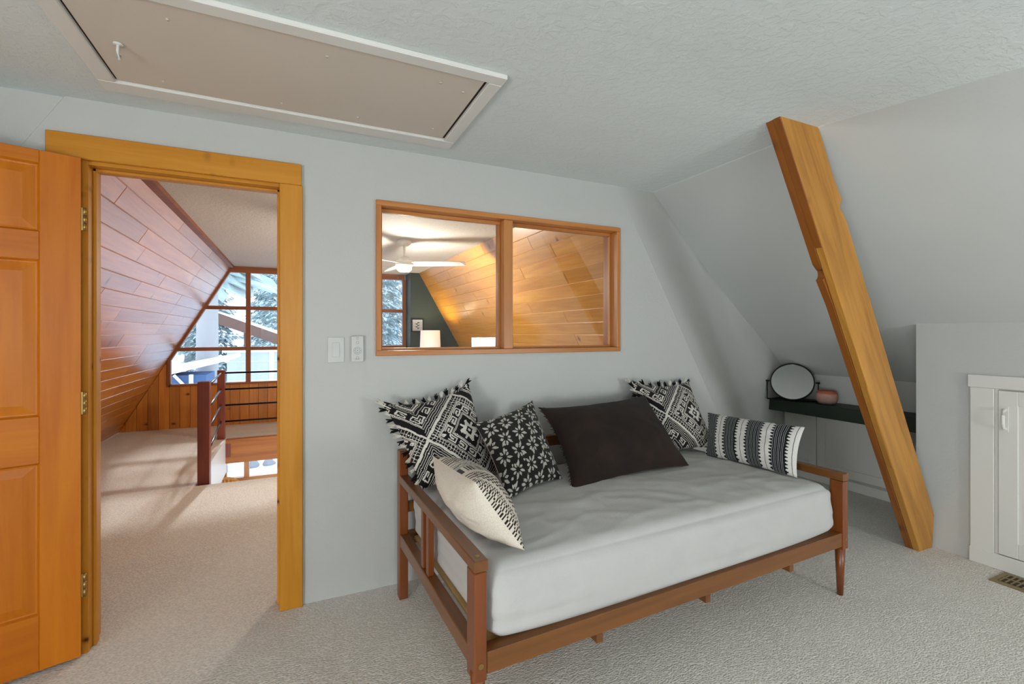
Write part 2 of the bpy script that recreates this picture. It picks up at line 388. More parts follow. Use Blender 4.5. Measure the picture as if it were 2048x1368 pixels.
# ------------------------------------------------------------------ doorway trim
tr = struct(empty('trim_1', (-.42, D, 0)), 'pine casing and jamb around the doorway')
MB().box(-.895, .028, D - .022, D, 2.015, 2.115).build('head_casing', 'casing_h', tr, bevel=.003)
MB().box(-.066, .034, D - .020, D, 0, 2.015).build('side_casing', 'casing_v', tr, bevel=.003)
MB().box(-.868, -.79, D - .020, D, 0, 2.015).build('side_casing', 'casing_v', tr, bevel=.003)
MB().box(-.066, -.045, D - .002, D + .135, 0, 2.03).build('jamb', 'casing_v', tr, bevel=.001)
MB().box(-.79, -.768, D - .002, D + .135, 0, 2.03).build('jamb', 'casing_v', tr, bevel=.001)
MB().box(-.768, -.066, D - .002, D + .135, 2.0, 2.03).build('head_jamb', 'casing_h', tr, bevel=.001)
MB().box(-.078, -.066, D + .045, D + .08, 0, 2.0).build('stop', 'casing_v', tr, bevel=.002)
MB().box(-.768, -.756, D + .045, D + .08, 0, 2.0).build('stop', 'casing_v', tr, bevel=.002)
MB().box(-.768, -.066, D + .045, D + .08, 1.988, 2.0).build('stop', 'casing_h', tr, bevel=.002)
MB().box(-.0668, -.0655, D + .02, D + .045, .93, .99).build('strike_plate', 'metal', tr)
# door leaf swung wide open, hinged at the left jamb
dr = struct(empty('door_1', (-.788, D - .012, 0), R(180 + 18.9)), 'honey pine six panel door swung wide open')
T = .036; DW = .69
def dbox(x0, x1, z0, z1, nm, mt, y0=0, y1=T, bev=.002): return MB().box(x0, x1, y0, y1, z0, z1).build(nm, mt, dr, bevel=bev, local=True)
dbox(.0, .118, .015, 2.012, 'stile', 'door_v'); dbox(DW - .118, DW, .015, 2.012, 'stile', 'door_v'); dbox(.30, .39, .23, 1.96, 'mullion', 'door_v', .001, T - .001)
for z0, z1 in ((.015, .228), (.81, .99), (1.59, 1.70), (1.962, 2.012)): dbox(.118, DW - .118, z0, z1, 'rail', 'door_h', .0005, T - .0005)
for z0, z1 in ((.228, .81), (.99, 1.59), (1.70, 1.962)):
    for x0, x1 in ((.118, .30), (.39, DW - .118)):
        vs, fs = [], []
        rings = [(0, T - .002), (.006, T - .012), (.012, T - .013), (.045, T - .005), (.05, T - .005)]
        for ins, y in rings: vs += [(x0 + ins, y, z0 + ins), (x1 - ins, y, z0 + ins), (x1 - ins, y, z1 - ins), (x0 + ins, y, z1 - ins)]
        k = len(vs)
        for ins, y in rings: vs += [(x0 + ins, T - y, z0 + ins), (x1 - ins, T - y, z0 + ins), (x1 - ins, T - y, z1 - ins), (x0 + ins, T - y, z1 - ins)]
        for b in (0, k):
            for r in range(len(rings) - 1):
                for q in range(4): fs.append((b + r * 4 + q, b + r * 4 + (q + 1) % 4, b + r * 4 + 4 + (q + 1) % 4, b + r * 4 + 4 + q))
            e = b + (len(rings) - 1) * 4; fs.append((e, e + 1, e + 2, e + 3))
        MB().add(vs, fs).build('panel', 'door_v', dr, local=True)
for z in (1.767, 1.029, .299):
    hg = MB().box(-.012, .0, T - .001, T + .0015, z - .045, z + .045).build('hinge', 'metal', dr, local=True)
    for k in range(3):
        MB().cyl((-.010, T + .004, z - .045 + k * .0305), (-.010, T + .004, z - .045 + k * .0305 + .029), .0055, n=12).build('knuckle', 'metal', hg, local=True, smooth=True)

# ------------------------------------------------------------------ inside window
wi = struct(empty('window_2', (1.14, D, 1.19)), 'fir framed inside window looking into the next room')
x0, x1, z0, z1, fw = .375, 1.915, 1.192, 1.992, .027
MB().box(x0, x1, D - .018, D + .135, z1 - fw, z1).build('frame_rail', 'wframe_h', wi, bevel=.002)
MB().box(x0, x1, D - .018, D + .135, z0, z0 + fw).build('frame_rail', 'wframe_h', wi, bevel=.002)
MB().box(x0, x0 + fw, D - .018, D + .135, z0 + fw, z1 - fw).build('frame_stile', 'wframe_v', wi, bevel=.002)
MB().box(x1 - fw, x1, D - .018, D + .135, z0 + fw, z1 - fw).build('frame_stile', 'wframe_v', wi, bevel=.002)
MB().box(1.094, 1.150, D - .005, D + .12, z0 + fw, z1 - fw).build('mullion', 'wframe_v', wi, bevel=.002)
for a, b in ((x0 + fw, 1.094), (1.150, x1 - fw)):
    for s_ in (MB().box(a, b, D + .05, D + .075, z1 - fw - .02, z1 - fw), MB().box(a, b, D + .05, D + .075, z0 + fw, z0 + fw + .012)): s_.build('glazing_bead', 'wframe_h', wi, bevel=.002)
    MB().box(a, a + .014, D + .05, D + .075, z0 + fw + .012, z1 - fw - .02).build('glazing_bead', 'wframe_v', wi, bevel=.002)
    MB().box(b - .014, b, D + .05, D + .075, z0 + fw + .012, z1 - fw - .02).build('glazing_bead', 'wframe_v', wi, bevel=.002)
    MB().box(a + .002, b - .002, D + .060, D + .064, z0 + fw + .002, z1 - fw - .002).build('pane', 'pane2', wi)

# ------------------------------------------------------------------ switch and fan remote
sw = empty('light_switch', (.184, D, 1.226), label='white rocker light switch plate on the wall', cat='switch')
MB().box(.145, .223, D - .006, D, 1.163, 1.290).build('plate', 'plastic', sw, bevel=.002)
MB().box(.167, .201, D - .009, D - .006, 1.192, 1.262).build('rocker', 'plastic', sw, bevel=.0015)
MB().box(.170, .198, D - .0105, D - .009, 1.235, 1.240).build('slider', 'plastic', sw)
rm = empty('fan_remote', (.284, D, 1.23), label='white fan remote with round dial in its wall cradle beside the switch', cat='remote')
MB().box(.254, .314, D - .020, D, 1.165, 1.295).build('body', 'plastic', rm, bevel=.003)
ring = lambda r0, r1, cz, cx=.284: MB().add([(cx + r * math.cos(a * math.pi / 12), D - .0206, cz + r * math.sin(a * math.pi / 12)) for r in (r0, r1) for a in range(24)], [(a, (a + 1) % 24, 24 + (a + 1) % 24, 24 + a) for a in range(24)])
ring(.0175, .019, 1.222).build('dial_ring', 'print', rm); ring(.009, .0105, 1.222).build('dial_ring', 'print', rm); ring(0.0001, .003, 1.222).build('dot', 'print', rm)
ring(.0055, .007, 1.262).build('button', 'print', rm); ring(.0045, .006, 1.284).build('button', 'print', rm); ring(.0055, .007, 1.186).build('button', 'print', rm)
MB().box(.272, .296, D - .0207, D - .0200, 1.178, 1.181).build('button', 'print', rm)
for i in range(8):
    a = i * math.pi / 4; ring(.0001, .002, 1.222 + .0135 * math.sin(a), .284 + .0135 * math.cos(a)).build('dot', 'print', rm)

# ------------------------------------------------------------------ timber rafter
rf = empty('timber_rafter', (3.42, 1.54, 0), label='bare honey timber rafter standing free between ceiling and floor', cat='beam')
def yat(z): return 1.37 + (ZC - z) * .062           # the pair leans a little in depth
def rpoly(lo, hi, xo0, xo1, notch=None):
    def X(z, o): return 1.945 + (ZC - z) * .640 + o
    L = [(X(z, xo0), z) for z in np.linspace(lo, hi, 12)]
    Rr = [(min(X(z, xo1), 3.535), z) for z in np.linspace(hi, lo, 12)]
    if notch:
        zc, side = notch
        arc = [(X(zc, xo1 if side else xo0) + (-1 if side else 1) * .016 * math.sin(a) , zc + .024 * math.cos(a)) for a in np.linspace(0, math.pi, 7)]
        if side: Rr = [p for p in Rr if p[1] > zc + .035] + arc + [p for p in Rr if p[1] < zc - .035]
        else: L = [p for p in L if p[1] < zc - .035] + arc[::-1] + [p for p in L if p[1] > zc + .035]
    return L + Rr
def rboard(poly, d0, d1, nm, mt):
    m = MB().prism(poly, d0, d1, lambda u, v, a: (u, yat(v) + a, v))
    return m.build(nm, mt, rf, bevel=.002)
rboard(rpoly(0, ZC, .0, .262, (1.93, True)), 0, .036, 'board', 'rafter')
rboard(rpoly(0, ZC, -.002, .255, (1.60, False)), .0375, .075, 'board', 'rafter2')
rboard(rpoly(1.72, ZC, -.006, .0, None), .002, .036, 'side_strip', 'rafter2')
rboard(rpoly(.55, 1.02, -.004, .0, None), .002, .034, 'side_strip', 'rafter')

# ------------------------------------------------------------------ knee wall access door and floor register
ad = struct(empty('door_2', (3.55, 1.0, 0)), 'white painted access door in the knee wall')
MB().box(3.532, 3.55, 1.232, 1.335, .075, 1.0).build('casing', 'white', ad, bevel=.003)
MB().box(3.530, 3.55, .55, 1.345, 1.0, 1.072).build('casing', 'white', ad, bevel=.003)
MB().box(3.532, 3.55, .55, .652, .075, 1.0).build('casing', 'white', ad, bevel=.003)
MB().box(3.528, 3.55, .55, 1.338, .0, .085).build('base_board', 'white', ad, bevel=.003)
MB().box(3.537, 3.55, 1.215, 1.232, .085, 1.0).build('stop', 'white', ad, bevel=.002)
lf = MB().box(3.536, 3.552, .66, 1.213, .09, .992).build('leaf', 'white', ad, bevel=.001)
for a in ((1.135, 1.213, .09, .992), (.66, .738, .09, .992)): MB().box(3.528, 3.536, a[0], a[1], a[2], a[3]).build('stile', 'white', lf, bevel=.002)
for a in ((.738, 1.135, .09, .17), (.738, 1.135, .915, .992)): MB().box(3.5285, 3.536, a[0], a[1], a[2], a[3]).build('rail', 'white', lf, bevel=.002)
hd = MB().box(3.525, 3.528, 1.172, 1.196, .77, .905)
hd.tube([(3.526, 1.184, .785), (3.505, 1.184, .792), (3.497, 1.184, .815), (3.497, 1.184, .86), (3.505, 1.184, .883), (3.526, 1.184, .89)], .008)
hd.build('handle', 'white', lf, smooth=False)
vt = empty('floor_register', (3.43, 1.05, 0), label='tan metal floor register by the access door', cat='vent')
MB().box(3.335, 3.515, .88, 1.185, 0, .006).build('plate', 'vent', vt, bevel=.002)
MB().box(3.365, 3.485, .905, 1.16, .0062, .0066).build('opening', 'ventdark', vt)
for i in range(12): y = .912 + i * .0215; MB().box(3.365, 3.485, y, y + .007, .0066, .009).build('louver', 'vent', vt)
MB().box(3.42, 3.43, .905, 1.16, .0066, .0095).build('divider', 'vent', vt)

# ------------------------------------------------------------------ recess: shelf, cabinet doors
sh = MB().box(3.93, 4.19, 1.605, 2.915, .612, .715).build('wall_shelf', 'shelf', bevel=.003)
tag(sh, 'long dark green wall shelf in the recess behind the rafter', 'shelf')
def cabinet(y0, y1, label):
    e = empty('cupboard_door', (4.185, (y0 + y1) / 2, .1), label=label, cat='cupboard door', group='white cupboard doors in the recess')
    MB().box(4.168, 4.186, y0, y0 + .07, .10, .60).build('stile', 'white', e, bevel=.002)
    MB().box(4.168, 4.186, y1 - .07, y1, .10, .60).build('stile', 'white', e, bevel=.002)
    MB().box(4.168, 4.186, y0 + .07, y1 - .07, .10, .17).build('rail', 'white', e, bevel=.002)
    MB().box(4.168, 4.186, y0 + .07, y1 - .07, .53, .60).build('rail', 'white', e, bevel=.002)
    MB().box(4.176, 4.186, y0 + .07, y1 - .07, .17, .53).build('panel', 'white', e)
cabinet(2.61, 2.90, 'white cupboard door below the shelf, behind the striped lumbar cushion')
cabinet(1.95, 2.605, 'white cupboard door below the shelf, between daybed and rafter')
# round mirror
mr = empty('table_mirror', (4.07, 2.72, .715), R(0), label='round black framed tabletop mirror on the green shelf', cat='mirror')
F = Matrix.Translation((3.955, 2.685, .882)) @ Matrix.Rotation(R(-58), 4, 'Z') @ Matrix.Rotation(R(-24), 4, 'X')   # disc faces local -Y
def mpt(p): return F @ Vector(p)
n = 56; RR = .160
mb = MB(); prof = [(RR, -.008), (RR + .009, -.008), (RR + .009, .010), (RR, .010)]
vs = [mpt((r * math.cos(2 * math.pi * i / n), y, r * math.sin(2 * math.pi * i / n))) for r, y in prof for i in range(n)]
mb.add(vs, [(k * n + i, k * n + (i + 1) % n, ((k + 1) % 4) * n + (i + 1) % n, ((k + 1) % 4) * n + i) for k in range(4) for i in range(n)]).build('rim', 'black', mr)
MB().add([mpt((RR * math.cos(2 * math.pi * i / n), -.003, RR * math.sin(2 * math.pi * i / n))) for i in range(n)], [tuple(range(n))]).build('glass', 'mirror', mr)
st = MB(); Fz = Matrix.Translation((3.955, 2.685, 0)) @ Matrix.Rotation(R(-58), 4, 'Z')
for s_ in (-1, 1):
    b = Fz @ Vector((s_ * .192, 0, .722)); tp = Fz @ Vector((s_ * .192, 0, .882)); st.cyl(b, tp, .0045, n=10)
    k = MB().cyl(Fz @ Vector((s_ * .172, 0, .882)), Fz @ Vector((s_ * .205, 0, .882)), .008, n=12); k.build('pivot', 'black', mr, smooth=True)
st.cyl(Fz @ Vector((-.192, 0, .7215)), Fz @ Vector((.192, 0, .7215)), .006, n=10)
st.build('stand', 'black', mr, smooth=True)
pt = MB().lathe([(.030, .0), (.052, .004), (.068, .028), (.071, .055), (.066, .085), (.058, .100), (.055, .102), (.052, .098), (.06, .07), (.055, .02), (.0, .012)], n=40, cap=False)
pt = pt.build('clay_pot', 'pot', smooth=True); pt.location = (4.03, 2.435, .7155); pt.scale = (1.12, 1.12, 1.12); tag(pt, 'small pink clay pot beside the round mirror', 'pot')

# ------------------------------------------------------------------ daybed
bd = empty('daybed', (.497, 1.342, 0), R(1.9), label='walnut stained wooden daybed frame against the wall', cat='daybed')
LX, LY = 2.005, 1.02
def bbox(nm, mt, *a, bev=.003, par=None): return MB().box(*a).build(nm, mt, par or bd, bevel=bev, local=True)
for x in (0, LX - .042):
    p = bbox('front_post', 'bed_z', x, x + .042, 0, .066, .235, .572)
    MB().cyl((x + .021, .026, .26), (x + .021, .026, .0), .024, .0135, 20).build('front_leg', 'bed_z', bd, local=True, smooth=True)
    MB().lathe([(.0, .0), (.007, .0005), (.008, .002), (.004, .0025)], (x + .021, .03, .6105), 14).build('bolt', 'metal', bd, local=True, smooth=True)
    mb = MB().cyl((x + .021, -.002, .285), (x + .021, .001, .285), .009, n=14); mb.build('bolt', 'metal', bd, local=True)
    bbox('back_post', 'bed_z', x, x + .042, LY - .055, LY, 0, .73)
    bbox('arm', 'bed_y', x - .001, x + .046, -.002, LY - .05, .574, .611, bev=.003)
    bbox('side_rail', 'bed_y', x + (.002 if x == 0 else -.004), x + (.046 if x == 0 else .04), .066, LY - .055, .262, .322)
    for y in (.515, .59): bbox('spindle', 'bed_z', x + .008, x + .034, y, y + .03, .322, .574)
bbox('front_rail', 'bed_x', .042, LX - .042, .004, .060, .250, .318)
bbox('back_rail', 'bed_x', .042, LX - .042, LY - .045, LY - .01, .262, .322)
bbox('back_rail', 'bed_x', .042, LX - .042, LY - .04, LY - .012, .42, .47)
bbox('back_rail', 'bed_x', .042, LX - .042, LY - .04, LY - .012, .66, .72)
for i in range(12): bbox('slat', 'slat', .075 + i * .157, .075 + i * .157 + .07, .062, LY - .046, .288, .301, bev=.001)
for x in (.47, 1.015, 1.56): bbox('cleat', 'bed_y', x, x + .028, .012, .30, .212, .250, bev=.002)

# mattress with a wrinkled cotton cover
def mattress():
    nx, ny, nz = 120, 64, 18; X0, X1, Ya, Yb, Z0, Z1 = .066, LX - .095, .016, LY - .075, .302, .560
    pts = {}; vs = []; fs = []
    cx, cy, hx, hy = (X0 + X1) / 2, (Ya + Yb) / 2, (X1 - X0) / 2, (Yb - Ya) / 2; hz = (Z1 - Z0) / 2
    def P(u, v, w):
        x, y, z = u * hx, v * hy, w * hz
        r = .055                                            # rounded box
        q = Vector((max(-hx + r, min(hx - r, x)), max(-hy + r, min(hy - r, y)), max(-hz + r, min(hz - r, z))))
        d = Vector((x, y, z)) - q
        if d.length > 1e-6: d = d.normalized() * r
        p = q + d; px, py, pz = p
        k = mnoise.noise(Vector((px * 1.0 + 3, w * 2.6 + px * .9, py * 1.0))); side = (1 - abs(w) ** 4)
        f = .010 * side * (1 + 1.1 * k + .5 * mnoise.noise(Vector((px * .7, w * 7 + px * 1.2, py))))
        if abs(v) > .97: py += math.copysign(f, py)
        if abs(u) > .97: px += math.copysign(f, px)
        top = max(0, min(1, (w + 0) * 1.0)) if w > 0 else 0
        if w > .9:
            edge = min(1, (1 - abs(u)) * hx / .12) * min(1, (1 - abs(v)) * hy / .12)
            q1 = Vector((px * 1.8 + py * 1.2, py * 3.6 - px * .7, 1.3)); q2 = Vector((px * 1.1, py * 2.0 + px * .7, 4.7))
            wv = Vector((mnoise.noise(q2), mnoise.noise(q2 * 1.7 + Vector((5, 0, 0))), 0))
            rid = 1 - abs(mnoise.noise(q1 + wv * 1.2)); rid2 = 1 - abs(mnoise.noise(q1 * 1.9 + wv * .8 + Vector((9, 2, 0))))
            pz += .034 * (1 - u * u) ** .7 * (1 - v * v) ** .7
            pz += edge * (.007 * mnoise.noise(q2 * 1.7) + .005 * max(0, rid - .84) / .16 + .0045 * max(0, rid2 - .82) / .18 + .0035 * max(0, 1 - abs(mnoise.noise(q1 * 3.1 + wv * 1.6)) - .82) / .18)
        if w < 0: pz += .022 * abs(u) ** 5 * -w
        return (cx + px, cy + py, (Z0 + Z1) / 2 + pz)
    def vid(i, j, k):
        if (i, j, k) not in pts:
            g = lambda t: math.copysign(1 - (1 - abs(t)) ** 1.35, t)
            pts[(i, j, k)] = len(vs); vs.append(P(g(2 * i / nx - 1), g(2 * j / ny - 1), g(2 * k / nz - 1)))
        return pts[(i, j, k)]
    for i in range(nx):
        for j in range(ny):
            for k in (0, nz): fs.append((vid(i, j, k), vid(i + 1, j, k), vid(i + 1, j + 1, k), vid(i, j + 1, k)))
        for k in range(nz):
            for j in (0, ny): fs.append((vid(i, j, k), vid(i + 1, j, k), vid(i + 1, j, k + 1), vid(i, j, k + 1)))
    for j in range(ny):
        for k in range(nz):
            for i in (0, nx): fs.append((vid(i, j, k), vid(i, j + 1, k), vid(i, j + 1, k + 1), vid(i, j, k + 1)))
    return MB().add(vs, fs)
me_ = empty('mattress', (.497, 1.342, .33), R(1.9), label='thick mattress in a wrinkled off-white cotton cover on the daybed', cat='mattress')
mt_ = mattress(); mt_.v = [(x, y, z - .33) for x, y, z in mt_.v]
mt_ = mt_.build('cover', 'sheet', me_, smooth=True, local=True)
sub = mt_.modifiers.new('smooth', 'SMOOTH'); sub.iterations = 2; sub.factor = .5
seam = MB().tube([(.098, .046, .0 + z) for z in (.02, .08, .14, .19)], .0018, 6); seam.build('seam', 'sheet', me_, local=True)

# ------------------------------------------------------------------ cushions
def cushion(name, corners, thick, res, colfn, backcol, label, mat, pinch=.045, back=1.0, seed=0, sag=0.0):
    TL, TR, BR, BL = [Vector(c) for c in corners]; ctr = (TL + TR + BR + BL) / 4
    nrm = ((TR - BL).cross(TL - BR)).normalized()
    if nrm.dot(Vector((0, 0, 1.31)) - ctr) < 0: nrm = -nrm
    NX, NY = res; base = Vector((ctr.x, ctr.y, min(c.z for c in (TL, TR, BR, BL))))
    vs = np.zeros((2, NY + 1, NX + 1, 3)); 
    for j in range(NY + 1):
        v = j / NY
        for i in range(NX + 1):
            u = i / NX; a = 2 * u - 1; b = 2 * v - 1
            su = u + pinch * (-a) * (1 - b * b) * 1.0 * abs(a) ** 2; sv = v + pinch * (-b) * (1 - a * a) * abs(b) ** 2
            p = (TL * (1 - su) + TR * su) * (1 - sv) + (BL * (1 - su) + BR * su) * sv
            h = thick * ((1 - abs(a) ** 2.3) * (1 - abs(b) ** 2.3)) ** .55
            h *= 1 + .10 * mnoise.noise(Vector((a * 1.7 + seed, b * 1.7, seed * 3.1)))
            e = ((1 - a * a) * (1 - b * b)) ** .3
            w = .006 * mnoise.noise(Vector((a * 5 + seed, b * 5, 2.0))) * e
            p = p - Vector((0, 0, sag)) * (1 - a * a) * max(0, 1 - v * 1.6)
            vs[0, j, i] = p + nrm * (h + w) - base; vs[1, j, i] = p - nrm * h * back - base
    root = empty(name, base, label=label, cat='cushion')
    idx = np.arange((NY + 1) * (NX + 1)).reshape(NY + 1, NX + 1)
    q = np.stack([idx[:-1, :-1], idx[1:, :-1], idx[1:, 1:], idx[:-1, 1:]], -1).reshape(-1, 4)
    uu, vv = np.meshgrid((np.arange(NX) + .5) / NX, (np.arange(NY) + .5) / NY)
    col = np.ones((NY, NX, 4)); flip = colfn is None; col[..., :3] = (banded if flip else colfn)(uu, vv)
    for s_, nm in ((0, 'front_cover'), (1, 'back_cover')):
        me = bpy.data.meshes.new(nm); me.from_pydata(vs[s_].reshape(-1, 3).tolist(), [], (q if s_ == 0 else q[:, ::-1]).tolist())
        at = me.attributes.new('weave', 'FLOAT_COLOR', 'FACE')
        c = col if (s_ == 0) != flip else np.tile(np.array(list(backcol[:3]) + [1.0]), (NY, NX, 1))
        at.data.foreach_set('color', c.reshape(-1).astype(np.float32))
        me.polygons.foreach_set('use_smooth', [True] * len(me.polygons)); me.materials.append(mat)
        ob = bpy.data.objects.new(nm, me); COL.objects.link(ob); ob.parent = root
    return root, vs[0], base
BLK = np.array(lin('#161615')[:3]); CRM = np.array(lin('#cfcac0')[:3]); 
def pick(mask, a=CRM, b=BLK): return np.where(mask[..., None], a, b)
def aztec(u, v):
    n = 116.0; a = np.abs(np.floor(u * n) + .5 - .74 * n) / (n / 2); b = np.abs(np.floor(v * n) + .5 - .54 * n) / (n / 2)
    a = 1 - np.abs(np.mod(a, 2) - 1); b = 1 - np.abs(np.mod(b, 2) - 1); d = a + b; e = a - b; st = 2 / n * 2
    odd = ((np.floor(u * n) + np.floor(v * n)) % 2 == 0)
    m = np.zeros_like(u, bool)
    mx, mn = np.maximum(a, b), np.minimum(a, b)
    star = ((mx < .24) & (mn < .03 + .42 * (.24 - mx))) | ((np.abs(a - b) < .035) & (d < .34))
    m |= star & ~((d < .11) & (d > .045))
    for r in (.40, .445): m |= np.abs(d - r) < .011
    def key(dc, hh, per, half):
        s_ = np.mod(e + per / 2, per) - per / 2; t_ = d - dc
        sp = (np.abs(s_) < half) & (np.abs(t_) < hh) & ~((np.abs(s_) < half - .04) & (np.abs(t_) < hh - .04)) & ~((s_ > half - .06) & (t_ > -.01) & (t_ < hh - .04))
        co = (s_ > -.035) & (s_ < half - .04) & (np.abs(t_) < .022)
        return sp | co
    m |= key(.59, .10, .36, .135)
    for r in (.725,): m |= np.abs(d - r) < .010
    g = (d > .755) & (d < .945); m |= g & ((np.mod(d - .755, .095) < .020) | (np.mod(e, .095) < .020))
    m |= (d > .965) & (d < 1.045)
    for r in (1.10, 1.17, 1.24): m |= (np.abs(d - r) < .016) & odd
    m |= np.abs(d - 1.30) < .012
    m |= key(1.45, .10, .44, .15)
    for r in (1.62, 1.70, 1.86): m |= (np.abs(d - r) < .016) & odd
    m |= np.abs(d - 1.78) < .03
    return pick(m)
def flower(u, v):
    m = np.zeros_like(u, bool); sp = .225; rng = random.Random(3)
    for r in range(-1, 7):
        for c in range(-1, 7):
            cx = (c + (r % 2) * .5) * sp; cy = r * sp * .86
            for k in range(8):
                a = k * math.pi / 4 + .25 + (r * 5 + c * 3) % 7 * .1; L = .040 if k % 2 == 0 else .025; rad = .068 if k % 2 == 0 else .056
                px, py = cx + rad * math.cos(a), cy + rad * math.sin(a)
                dx, dy = u - px, v - py; p = dx * math.cos(a) + dy * math.sin(a); q_ = -dx * math.sin(a) + dy * math.cos(a)
                m |= (np.abs(p) < L) & (np.abs(q_) < .0125 * (1 - (p / L) ** 2) + .002)
            for k in range(3):
                px, py = cx + rng.uniform(-.13, .13), cy + rng.choice((-1, 1)) * rng.uniform(.12, .14)
                m |= ((u - px) / .012) ** 2 + ((v - py) / .015) ** 2 < 1
    m &= np.random.RandomState(1).rand(*u.shape) > .03
    return pick(m, np.array(lin('#b9b6ad')[:3]), np.array(lin('#24231f')[:3]))
def lumbar(u, v):
    m = np.zeros_like(u, bool); per = 1 / 4.0; x = np.mod(u + .03, per) / per; tooth = np.abs(np.mod(v * 15, 1) - .5) * 2
    dark = (np.abs(x - .5) < .24) ; edge = np.abs(x - .5) - .24
    teeth = (edge > 0) & (edge < .13 * (1 - tooth))
    m = ~(dark | teeth); m &= ~(np.abs(np.mod(x + .5, 1) - .5) < .010)
    stripes = dark & (np.mod(x * per * 60, 1) < .30)
    c = pick(m, np.array(lin('#cfcdc7')[:3]), np.array(lin('#1a1b1e')[:3])); c[stripes] = np.array(lin('#8d8f90')[:3]); return c
def banded(u, v):
    c = np.ones(u.shape + (3,)) * np.array(lin('#d3cabb')[:3]); br = np.array(lin('#2e241d')[:3]); gr = np.array(lin('#9da0a3')[:3])
    x = u; n = np.floor(v * 40)
    def band(a, b): return (x >= a) & (x < b)
    c[band(0, .14) & (np.mod(v * 46, 1) < .55)] = br
    c[band(.20, .22)] = br
    c[band(.25, .40) & (np.mod(np.floor(v * 34) + np.floor(x * 50), 2) == 0)] = br
    c[band(.42, .45)] = gr; c[band(.53, .56)] = gr
    c[band(.46, .52) & (np.mod(np.floor(v * 60) * 3 + np.floor(x * 110) * 5, 7) < 3)] = br
    c[band(.57, .70) & (np.mod(v * 40, 1) < .5)] = br
    c[band(.76, .90) & (np.mod(np.floor(v * 30) + np.floor(x * 44), 2) == 0)] = br
    c[band(.93, 1.0) & (np.mod(np.floor(v * 50) * 3 + np.floor(x * 90) * 5, 7) < 3)] = br
    return c
KN = vcol('woven_cotton'); 
tas = {}
for nm, hx in (('black', '#141414'), ('cream', '#c9c4b8')):
    mt2 = plain('tassel_' + nm, hx, .95, 0, .1); b_ = MB(); rr = random.Random(5)
    for k in range(7):
        a = k * .9; b_.cyl((0, 0, 0), (.008 * math.cos(a), .008 * math.sin(a), .026 + .004 * (k % 3)), .0035, .002, 5)
    tas[nm] = b_.mesh('tassel', mt2)
def fringe(root, grid, edges, n=15):
    NYp, NXp = grid.shape[:2]
    for ed in edges:
        line = {'top': grid[0], 'left': grid[:, 0], 'right': grid[:, -1], 'bottom': grid[-1]}[ed]
        ctr = grid.reshape(-1, 3).mean(0)
        for k in range(n):
            p = line[int((k + .5) / n * (len(line) - 1))]; d = Vector(p - ctr); d = (d.normalized() + Vector((random.uniform(-.5, .5), random.uniform(-.5, .2), random.uniform(-.4, .4)))).normalized()
            ob = bpy.data.objects.new('tassel', tas['black' if k % 2 else 'cream']); COL.objects.link(ob); ob.parent = root
            ob.location = Vector(p) - d * .006; ob.rotation_euler = d.to_track_quat('Z', 'Y').to_euler(); s_ = random.uniform(.9, 1.35); ob.scale = (s_, s_, s_)
r1, g1, _ = cushion('cushion', [(.385, 2.36, .965), (.855, 2.40, 1.045), (.945, 2.19, .60), (.525, 2.13, .585)], .085, (124, 124), aztec, lin('#1a1a19'),
    'black and cream woven cushion with tassel fringe at the left end of the daybed', KN, .05, .55, 1.3, .03)
fringe(r1, g1, ('top', 'left'), 16)
r4, g4, _ = cushion('cushion', [(1.945, 2.40, 1.005), (2.44, 2.39, .985), (2.40, 2.13, .585), (1.95, 2.13, .585)], .075, (124, 124), aztec, lin('#1a1a19'),
    'black and cream woven tassel cushion behind the brown pillow and the striped lumbar', KN, .05, .5, 5.2, .02)
fringe(r4, g4, ('top', 'left'), 16)
cushion('cushion', [(.80, 2.17, .865), (1.165, 2.25, .945), (1.19, 1.975, .595), (.83, 1.835, .585)], .075, (150, 150), flower, lin('#b4aea2'),
    'dark cushion with cream petal print, between fringed cushion and brown pillow', KN, .05, .8, 2.2)
bn = NT('brown_linen'); v = bn.coords(rnd=False); n_ = bn.noise(v, 330, 3); bn.bump(n_, .3, .003)
bn = bn.fin(bn.ramp(bn.noise(v, 5, 2), [(.3, lin('#231d1a')), (.7, lin('#2f241e'))]), .95, .1)
bn.node_tree.nodes['Principled BSDF'].inputs['Sheen Weight'].default_value = .06
r3, g3, _ = cushion('pillow', [(1.215, 2.26, .900), (1.985, 2.30, .925), (1.945, 1.90, .590), (1.155, 1.83, .585)], .115, (70, 50), lambda u, v: np.ones(u.shape + (3,)) * .03, (.03, .03, .03),
    'large plain dark brown linen pillow in the middle of the daybed', bn, .05, .5, 3.7, .02)
fz = MB()
for ed in (g3[0], g3[:, 0]):
    c_ = g3.reshape(-1, 3).mean(0)
    for k in range(90):
        p = Vector(ed[int(k / 90 * (len(ed) - 1))]); d = (p - Vector(c_)).normalized()
        q = p + d * random.uniform(.006, .014) + Vector((random.uniform(-.006, .006), 0, random.uniform(-.006, .006)))
        fz.cyl(p - d * .004, q, .0022, .0008, 4)
tag(fz.build('frayed_edge', bn, r3, local=True), kind='stuff')
cushion('lumbar_cushion', [(2.405, 2.20, .80), (2.43, 1.58, .815), (2.315, 1.545, .575), (2.235, 2.06, .575)], .068, (210, 90), lumbar, lin('#14171a'),
    'black and white striped lumbar cushion leaning on the right arm of the daybed', KN, .03, .9, 4.4)
cushion('cushion', [(.555, 2.03, .765), (.555, 1.49, .805), (.690, 1.385, .590), (.70, 1.95, .590)], .10, (110, 110), None, lin('#d6cdbe'),
    'cream cushion with brown banded weave leaning on the left arm of the daybed', KN, .04, 1.0, 6.1)

